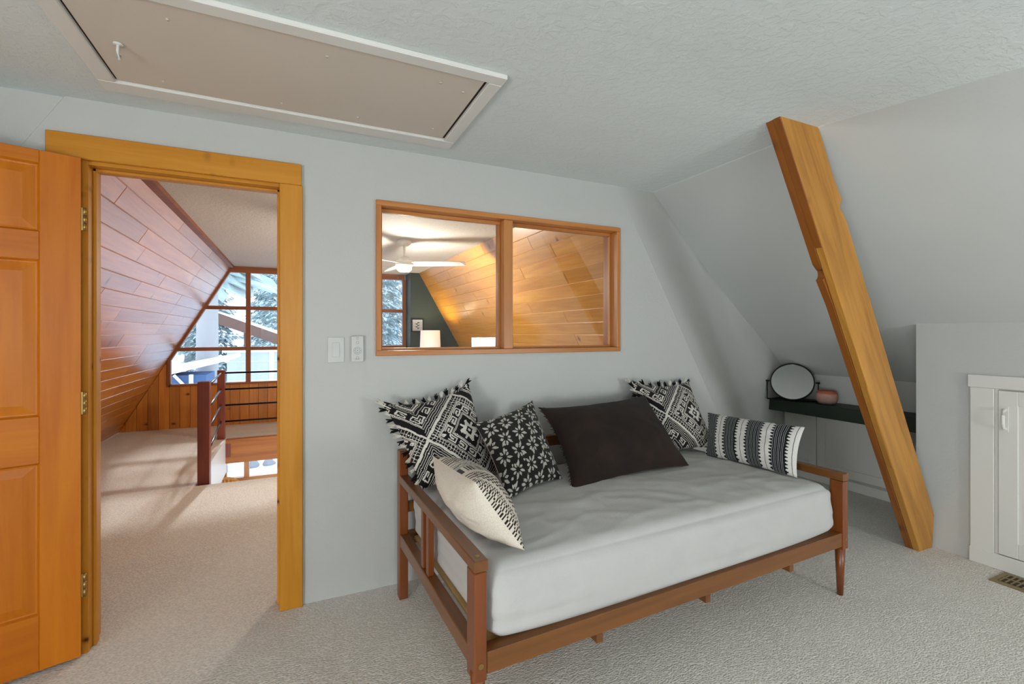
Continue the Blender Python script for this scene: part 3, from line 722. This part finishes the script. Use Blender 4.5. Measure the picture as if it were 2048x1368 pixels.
# ------------------------------------------------------------------ hall beyond: A-frame shell
HX0, HX1, YF = -.82, 1.80, 7.75
struct(MB().box(HX0 - .05, HX1 + .05, D + .12, YF + .1, ZC, ZC + .05).build('ceiling_hall', 'hceil'), 'warm textured ceiling of the next room')
up = Vector((.492, 0, .870)); nin = Vector((.870, 0, -.492))
def plank_wall(name, side, ybeg, yend, rows, mat, label, zmin):
    sgn = 1 if side == 'L' else -1; TH = .018
    base = Vector((HX0 - ZC * .565, 0, 0)) if side == 'L' else Vector((HX1 + ZC * .565, 0, 0))
    U = Vector((.492 * sgn, 0, .870)); N = Vector((.870 * sgn, 0, -.492)); LEN = ZC / .870
    p = [base - N * TH, base + U * (LEN + .05) - N * TH]; q = [x - N * .05 for x in p]
    bk = MB(); bk.add([(a.x, y, a.z) for y in (ybeg, yend) for a in (p[0], p[1], q[1], q[0])], [(0, 1, 5, 4), (1, 2, 6, 5), (2, 3, 7, 6), (3, 0, 4, 7), (0, 3, 2, 1), (4, 5, 6, 7)])
    root = struct(bk.build(name, 'backing'), label)
    Wd = LEN / rows; cache = {}
    pats = [(1.5, 2.1, 1.6), (2.1, 1.5, 1.6), (1.1, 2.4, 1.7), (2.6, 2.6), (1.7, 1.9, 1.6), (.8, 2.2, 2.2)]
    rng = random.Random(11 if side == 'L' else 23); last = None
    for r in range(rows):
        s0 = r * Wd
        if (base + U * (s0 + Wd)).z < zmin: continue
        pt_ = rng.choice([x for x in pats if x is not last]); last = pt_; y = ybeg
        for L_ in pt_:
            L2 = min(L_, yend - y)
            if L2 < .05: break
            key = round(L2, 2)
            if key not in cache:
                cache[key] = MB().box(0, L2, 0, Wd, 0, TH).mesh('plank', mat, bevel=.0045)
            ob = bpy.data.objects.new('plank', cache[key]); COL.objects.link(ob); ob.parent = root
            o_ = base + U * s0 - N * TH + Vector((0, y, 0)) + N * rng.uniform(-.0008, .0008)
            X = Vector((0, 1, 0)); mtx = Matrix((X, U, N)).transposed()
            if mtx.determinant() < 0: X = -X; o_ = o_ + Vector((0, L2, 0)); mtx = Matrix((X, U, N)).transposed()
            ob.matrix_basis = Matrix.Translation(o_) @ mtx.to_4x4(); y += L2
    return root
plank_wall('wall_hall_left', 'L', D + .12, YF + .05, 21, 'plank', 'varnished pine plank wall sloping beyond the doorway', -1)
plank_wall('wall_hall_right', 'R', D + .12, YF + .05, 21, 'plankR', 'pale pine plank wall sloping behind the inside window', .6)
# trim along the ceiling edge of the left slope
MBt = MB().box(HX0 - .02, HX0 + .035, D + .13, YF, ZC - .035, ZC); struct(MBt.build('trim_2', 'gframe_h'), 'narrow board along the top of the plank wall')
# far gable wall: boards, window
def slopez(x): return ZC - (HX0 - x) / .565
fwl = struct(MB().box(-2.2, 1.66, YF + .012, YF + .12, -.05, .575).build('wall_gable', 'backing'), 'pine boarded gable wall under the far window')
MB().xz(clip([(-2.2, .57), (-1.56, .57), (-1.56, 1.1), (-2.2, 1.1)], -1 / .565, 1, slopez(0)), YF + .012, YF + .10).build('upper_backing', 'backing', fwl)
bx = -2.15
while bx < 1.65:
    top = 1.05 if bx < -1.56 else .575
    xa, xb = bx + .0015, min(bx + .119, 1.65) - .0015
    poly = clip([(xa, 0), (xb, 0), (xb, top), (xa, top)], -1 / .565, 1, slopez(0) - .005)
    if len(poly) > 2: MB().xz(poly, YF - .006, YF + .012).build('board', 'vboard', fwl, bevel=.002)
    bx += .119
gw = struct(empty('window_1', (.3, YF, .6)), 'large gridded gable window facing snowy trees')
wx0, wx1, wz0, wz1 = -1.56, 1.64, .575, 2.235
def gbar(nm, a, mat): MB().box(a[0], a[1], YF - .02, YF + .07, a[2], a[3]).build(nm, mat, gw, bevel=.003)
gbar('sill', (wx0, wx1, wz0, wz0 + .03), 'gframe_h'); gbar('head', (-.87, wx1, wz1 - .055, wz1 + .03), 'gframe_h')
xs = [wx0, -.615, .32, 1.25, wx1]
for x in xs[1:]: gbar('mullion', (x - .03, x + .03, wz0 + .03, wz1 - .05), 'gframe_v')
gbar('mullion', (wx0 - .02, wx0 + .02, wz0, min(slopez(wx0), 1.1)), 'gframe_v')
zs = [wz0 + .02, 1.085, 1.67, wz1 - .04]
for z in zs[1:3]:
    xl = HX0 - (ZC - z) * .565
    for a, b in zip([max(xl, wx0)] + xs[1:-1], xs[1:]): MB().box(a + .0, b - .03, YF - .015, YF + .06, z - .025, z + .025).build('transom', 'gframe_h', gw, bevel=.003)
pa = Vector((HX0 - (ZC - .95) * .565, YF + .02, .95)); pb = Vector((HX0 - .01, YF + .02, ZC))
dg = MB(); dd = (pb - pa).normalized(); nn = Vector((dd.z, 0, -dd.x)) * .032; yv = Vector((0, .045, 0))
dg.add([p + s1 * nn + s2 * yv for p in (pa, pb) for s1, s2 in ((0, -1), (1, -1), (1, 1), (0, 1))], [(0, 1, 2, 3), (4, 5, 6, 7), (0, 1, 5, 4), (1, 2, 6, 5), (2, 3, 7, 6), (3, 0, 4, 7)]).build('slant_bar', 'gframe_v', gw)
for a, b in zip(xs, xs[1:]):
    for c_, d_ in zip(zs, zs[1:]):
        poly = clip([(a, c_), (b, c_), (b, d_), (a, d_)], -1 / .565, 1, slopez(0))
        if len(poly) > 2: MB().xz(poly, YF + .02, YF + .026).build('pane', 'pane', gw)
# green partition on the right of the gable window
struct(MB().box(1.66, 3.2, 7.40, YF + .1, 0, ZC).build('wall_green', 'green'), 'dark green wall beside the gable window')
pc = empty('framed_print', (1.77, 7.40, 1.33), label='small framed plant print on the dark green wall', cat='picture')
for a in ((1.67, 1.87, 1.325, 1.343), (1.67, 1.87, 1.522, 1.54), (1.67, 1.688, 1.343, 1.522), (1.852, 1.87, 1.343, 1.522)): MB().box(a[0], a[1], 7.375, 7.40, a[2], a[3]).build('frame', 'black', pc)
MB().box(1.688, 1.852, 7.392, 7.399, 1.343, 1.522).build('mat_board', 'siding', pc)
lf_ = MB()
for k in range(5):
    lf_.add([(1.77, 7.3915, 1.37 + k * .022), (1.77 + (-1) ** k * .045, 7.3912, 1.395 + k * .022), (1.77, 7.3915, 1.395 + k * .022)], [(0, 1, 2)])
lf_.build('leaf_print', 'green', pc)

# stair opening: fascias, beam, lower room
struct(MB().box(-.80, -.775, 4.77, 6.78, -.42, -.002).build('trim_3', 'white'), 'pale board along the side of the stair opening')
struct(MB().box(-.80, 1.3, 4.745, 4.77, -.30, -.002).build('trim_4', 'white'))
tag(MB().box(-.86, 1.3, 6.70, 6.80, -.30, -.005).build('stair_beam', 'beam', bevel=.004), 'rough timber beam under the far side of the stair opening', 'beam')
LZ = -1.75
struct(MB().box(-2.3, 3.0, 4.5, 8.0, LZ - .1, LZ).build('floor_lower', 'hatch'), 'floor of the lower room seen through the stair opening')
struct(MB().box(-2.3, -2.2, 4.5, 8.0, LZ, -.12).build('wall_lower_left', 'lower'))
struct(MB().box(-.98, -.93, 7.0, YF, LZ, -.12).build('wall_lower_side', 'lower'), 'white wall in the lower room')
lw = struct(empty('window_5', (-.2, YF, -.9)), 'lower room window seen through the stair opening')
for a in ((-.93, -.88, -1.0, -.40), (-.665, -.60, -1.0, -.40), (-.2, -.14, -1.0, -.40), (.28, .34, -1.0, -.40)): MB().box(a[0], a[1], YF - .03, YF + .06, a[2], a[3]).build('mullion', 'wframe_v', lw, bevel=.003)
MB().box(-.93, 1.0, YF - .035, YF + .06, -.83, -.765).build('sill', 'wframe_h', lw, bevel=.003); MB().box(-.93, 1.0, YF - .03, YF + .06, -.42, -.34).build('head', 'wframe_h', lw, bevel=.003)
for a, b in ((-.88, -.665), (-.60, -.2), (-.14, .28)): MB().box(a, b, YF + .01, YF + .016, -.765, -.42).build('pane', 'pane', lw)
MB().box(-.93, 1.6, YF - .02, YF + .1, LZ, -.84).build('apron', 'lower', lw); MB().box(-2.2, -.93, YF, YF + .1, LZ, -.12).build('side_wall', 'lower', lw)
MB().box(-.93, 1.6, YF + .0, YF + .1, -.34, -.12).build('lintel', 'lower', lw)
# wicker chair in the lower room
wc = empty('wicker_chair', (-.87, 7.25, LZ), label='woven wicker chair in the lower room seen through the stair opening', cat='chair')
for dx, dy in ((-.22, -.2), (.22, -.2), (-.22, .2), (.22, .2)): MB().cyl((-.87 + dx * .9, 7.25 + dy, LZ), (-.87 + dx * .9, 7.25 + dy, LZ + .42), .018).build('leg', 'wicker', wc)
MB().box(-1.08, -.66, 7.03, 7.47, LZ + .42, LZ + .47).build('seat', 'wicker', wc, bevel=.01)
bk = MB()
for i in range(9):
    x = -1.06 + i * .047; hgt = .58 - .10 * ((i - 4) / 4) ** 2; bk.box(x - .010, x + .010, 7.45, 7.47, LZ + .47, LZ + .47 + hgt)
for k in range(11): z = LZ + .50 + k * .047; bk.box(-1.07, -.67, 7.448, 7.466, z, z + .018)
bk.build('back', 'wicker', wc)
fr = MB().tube([(-1.08, 7.46, LZ + .45)] + [(-.87 - .21 * math.cos(a), 7.46, LZ + .88 + .19 * math.sin(a)) for a in np.linspace(0, math.pi, 13)] + [(-.66, 7.46, LZ + .45)], .018); fr.build('back_frame', 'wicker', wc, smooth=True)
# railing
rl = empty('stair_railing', (-.74, 5.8, 0), label='red brown posts with dark steel rods around the stair opening', cat='railing')
MB().box(-.765, -.675, 4.80, 4.89, -.12, .886).build('post', 'post', rl, bevel=.004)
MB().box(-.865, -.785, 6.715, 6.795, -.24, .852).build('post', 'post', rl, bevel=.004)
MB().box(1.0, 1.08, 6.715, 6.795, -.24, .852).build('post', 'post', rl, bevel=.004)
MB().box(-.87, -.72, 6.692, 6.70, -.22, -.06).build('bracket', 'post', rl)
for z in (.815, .612, .415, .213):
    MB().cyl((-.79, 6.755, z), (1.0, 6.755, z), .011, n=12).build('rod', 'rod', rl, smooth=True)
    MB().cyl((-.72, 4.89, z), (-.825, 6.715, z), .011, n=12).build('rod', 'rod', rl, smooth=True)

# ceiling fan
fc = empty('ceiling_fan', (1.02, 4.83, ZC), label='white ceiling fan with a lit round lamp in the next room', cat='fan')
MB().lathe([(.0, 0), (.075, 0), (.07, -.035), (.04, -.06), (.0, -.06)], (1.02, 4.83, ZC), 28).build('canopy', 'fan', fc, smooth=True)
MB().cyl((1.02, 4.83, ZC - .05), (1.02, 4.83, 2.09), .013).build('rod', 'fan', fc, smooth=True)
MB().lathe([(.0, .09), (.045, .09), (.055, .06), (.085, .05), (.09, .0), (.07, -.01), (.0, -.01)], (1.02, 4.83, 2.0), 32).build('motor', 'fan', fc, smooth=True)
LB = emit('fan_light', (1, .93, .80, 1), 9)
MB().lathe([(.0, -.06), (.05, -.058), (.072, -.04), (.075, -.012), (.0, -.01)], (1.02, 4.83, 2.0), 28).build('light', LB, fc, smooth=True)
for k in range(3):
    a = R(-25 + 120 * k); b_ = MB(); n_ = 10; vs = []
    for i in range(n_ + 1):
        t_ = i / n_; rr_ = .08 + .55 * t_; wd = .05 + .02 * math.sin(t_ * math.pi) if t_ < .95 else .035
        for s_, zz in ((-1, .006), (1, -.006)):
            for th in (0, .006):
                x, y = rr_, s_ * wd; vs.append((1.02 + x * math.cos(a) - y * math.sin(a), 4.83 + x * math.sin(a) + y * math.cos(a), 2.02 + zz * 2 + th))
    fs = []
    for i in range(n_):
        q = i * 4; fs += [(q, q + 4, q + 6, q + 2), (q + 1, q + 3, q + 7, q + 5), (q, q + 1, q + 5, q + 4), (q + 2, q + 6, q + 7, q + 3)]
    fs += [(0, 2, 3, 1), (n_ * 4, n_ * 4 + 1, n_ * 4 + 3, n_ * 4 + 2)]
    b_.add(vs, fs).build('blade', 'fan', fc)
lamp('fan_lamp', 'POINT', (1.02, 4.83, 1.88), 66, (1.0, .92, .80), shadow_soft_size=.07)
# two floor lamps
SH = emit('lit_linen_shade', (1, .93, .82, 1), .45)
for x, y, lb in ((1.86, 6.95, 'white drum shade lamp in front of the dark green wall'),):
    e = empty('floor_lamp', (x, y, 0), label=lb, cat='lamp')
    MB().lathe([(.0, 0), (.13, 0), (.13, .02), (.02, .03), (.0, .03)], (x, y, 0), 24).build('base', 'black', e, smooth=True)
    MB().cyl((x, y, .03), (x, y, 1.12), .012).build('pole', 'black', e, smooth=True)
    MB().lathe([(.155, 1.08), (.145, 1.35), (.142, 1.35), (.152, 1.08)], (x, y, 0), 36, cap=False).build('shade', SH, e, smooth=True)
    lamp('lamp_bulb', 'POINT', (x, y, 1.26), 15, (1.0, .83, .6), shadow_soft_size=.05)

# ------------------------------------------------------------------ outdoors
def ground():
    vs, fs = [], []; n, m = 30, 30
    for j in range(m + 1):
        for i in range(n + 1):
            x = -40 + 80 * i / n; y = 8.5 + 70 * (j / m) ** 1.3; z = -2.2 + max(0, y - 22) * .10 + .5 * mnoise.noise(Vector((x * .12, y * .12, 0)))
            vs.append((x, y, z))
    for j in range(m):
        for i in range(n): a = j * (n + 1) + i; fs.append((a, a + 1, a + n + 2, a + n + 1))
    return MB().add(vs, fs)
struct(ground().build('ground', 'snow', smooth=True), 'snow covered ground outside')
def conifer(h, seed, bare):
    rng = random.Random(seed); tk = MB().cyl((0, 0, 0), (0, 0, h), h * .022 + .08, .03, 12)
    fo = MB(); N_ = 5200
    for k in range(N_):
        t = 1 - math.sqrt(rng.random()) if rng.random() < .8 else rng.random(); z = h * (bare + (1 - bare) * t); r = ((1 - t) * h * .19 + .12) * (.35 + .65 * math.sqrt(rng.random()))
        r *= .75 + .25 * math.sin(z * 9.0); a = rng.uniform(0, 2 * math.pi); c, s = math.cos(a), math.sin(a); L_ = rng.uniform(.18, .42); w_ = L_ * .24; z -= r * .35
        tw = rng.uniform(-.6, .6); c2, s2 = math.cos(a + tw), math.sin(a + tw); dz = -L_ * rng.uniform(.1, .8)
        p0 = (c * r, s * r, z)
        fo.add([p0, (p0[0] + c2 * L_ * .5 - s2 * w_, p0[1] + s2 * L_ * .5 + c2 * w_, z + dz * .4), (p0[0] + c2 * L_, p0[1] + s2 * L_, z + dz), (p0[0] + c2 * L_ * .5 + s2 * w_, p0[1] + s2 * L_ * .5 - c2 * w_, z + dz * .4)], [(0, 1, 2), (0, 2, 3)])
    return tk.mesh('trunk', 'bark', smooth=True), fo.mesh('foliage', 'needle')
kinds = [conifer(11, 1, .12), conifer(9, 2, .08), conifer(13, 3, .15)]
tspots = [(-8.5, 30), (-4.2, 31), (-.4, 29), (4.6, 28), (8.6, 31), (10.6, 27), (-6.3, 37), (-1.9, 38), (2.2, 36), (7.0, 38), (11.4, 36)]
for i, (x, y) in enumerate(tspots):
    tkm, fom = kinds[i % 3]
    e = empty('conifer', (x, y, -2.3 + max(0, y - 22) * .1), random.uniform(0, 6), label='haze-pale conifer in the snowy stand beyond the gable window', cat='tree', group='conifers beyond the gable window')
    for nm, m_ in (('trunk', tkm), ('foliage', fom)):
        ob = bpy.data.objects.new(nm, m_); COL.objects.link(ob); ob.parent = e
bt = empty('broad_trunk_tree', (-2.02, 14.0, -2.3), label='thick grey tree trunk close outside the gable window', cat='tree')
MB().cyl((-2.02, 14, -2.3), (-2.0, 14, 9), .27, .17, 18).build('trunk', 'bark', bt, smooth=True)
fo = MB(); rng = random.Random(9)
for k in range(160):
    a = rng.uniform(0, 6.28); z = rng.uniform(2.6, 7); L_ = rng.uniform(.6, 1.8); c, s = math.cos(a), math.sin(a)
    fo.add([(-2.02, 14, z), (-2.02 + c * L_ - s * .2, 14 + s * L_ + c * .2, z - .3), (-2.02 + c * L_ * 1.2, 14 + s * L_ * 1.2, z - .5), (-2.02 + c * L_ + s * .2, 14 + s * L_ - c * .2, z - .3), (-2.02 + c * L_ * .6, 14 + s * L_ * .6, z)], [(0, 1, 4), (1, 2, 4), (2, 3, 4), (3, 0, 4), (0, 3, 2, 1)])
fo.build('foliage', 'needle', bt)
hs = empty('neighbour_cabin', (.5, 21, -2.2), label='neighbouring cabin with a long brown eave and snowy roof', cat='cabin')
MB().xz([(-2.7, 2.10), (-2.7, 1.70), (3.0, -.55), (3.0, -.15)], 20, 20.2).build('fascia', 'fascia', hs)
MB().prism([(-2.75, 2.16), (-2.75, 2.10), (3.05, -.14), (3.05, .0)], 20.0, 25, lambda u, v, a: (u, a, v)).build('snow_roof', 'snow', hs)
MB().box(-1.9, 3, 20.8, 25, -2.2, -.2).build('wall', 'snow', hs)
for x in (-1.75, .2): MB().box(x, x + .14, 20.25, 20.4, -2.2, 1.35 - (x + 1.75) * .4).build('post', 'fascia', hs)
gr = empty('garage', (-.4, 17, -2.2), label='pale sided garage below the cabin eave', cat='garage')
MB().box(-1.93, 1.4, 17, 19.5, -2.2, .70).build('wall', 'siding', gr)
MB().box(-2.05, 1.5, 16.9, 19.6, .70, .80).build('snow_roof', 'snow', gr)
for k in range(9): MB().box(-1.93, 1.4, 16.985, 17.0, -2.0 + k * .3, -1.985 + k * .3).build('siding_line', 'snow', gr)
MB().box(-.75, -.62, 16.97, 17.0, -2.2, .70).build('corner_board', 'snow', gr)
sd = empty('shed', (-2.2, 12.3, -2.2), label='blue shed with a snowy roof below the gable window', cat='shed')
MB().box(-3.6, -1.75, 12.0, 13.2, -2.2, .40).build('wall', 'bluewall', sd)
MB().xz([(-3.8, .30), (-3.8, .48), (-2.35, .60), (-1.24, .82), (-1.22, .74), (-2.3, .46)], 11.7, 13.4).build('snow_roof', 'snow', sd)
MB().box(-2.05, -1.98, 11.93, 12.0, -2.2, .42).build('post', 'snow', sd)
MB().cyl((-2.02, 11.95, .05), (-2.32, 11.95, .42), .03).build('brace', 'snow', sd)
pl_ = empty('reflected_lamp_globe', (-1.36, 11.9, .735), label='glowing warm globe standing in for a lamp reflection, under the shed eave', cat='lamp')
MB().lathe([(.0, -.07), (.045, -.05), (.055, -.02), (.03, .0), (.0, .0)], (-1.36, 11.9, .735), 16).build('globe', emit('reflected_lamp_glow', (1, .78, .5, 1), 14), pl_, smooth=True)  # glowing globe added in place of a room lamp's reflection in the panes
MB().lathe([(.0, .02), (.03, .02), (.035, .0), (.0, .0)], (-1.36, 11.9, .735), 12).build('cap', 'black', pl_)
for i in range(18):
    x = -1.38 + (i % 6) * .42 + random.uniform(-.05, .05); y = 12.0 + (i // 6) * .9 + random.uniform(-.1, .1); r_ = random.uniform(.13, .19)
    b_ = MB(); n_ = 7; vs = []
    for j in range(5):
        for k in range(n_):
            ph = math.pi * (j + .3) / 5; a = 2 * math.pi * k / n_; q = r_ * (1 + .35 * mnoise.noise(Vector((i * 3.1 + k, j * 1.7, 0))))
            vs.append((q * math.sin(ph) * math.cos(a), q * math.sin(ph) * math.sin(a), q * .7 * math.cos(ph)))
    b_.add(vs, [(j * n_ + k, j * n_ + (k + 1) % n_, (j + 1) * n_ + (k + 1) % n_, (j + 1) * n_ + k) for j in range(4) for k in range(n_)] + [tuple(range(n_)), tuple(range(4 * n_, 5 * n_))])
    ob = b_.build('rock', 'rock' if i % 3 else 'snow'); ob.location = (x, y, -2.05 + .3 * (i // 6) * .5)
    tag(ob, 'grey rock in the snowy rock bank outside the lower window', 'rock', 'rocks in the snowy bank')
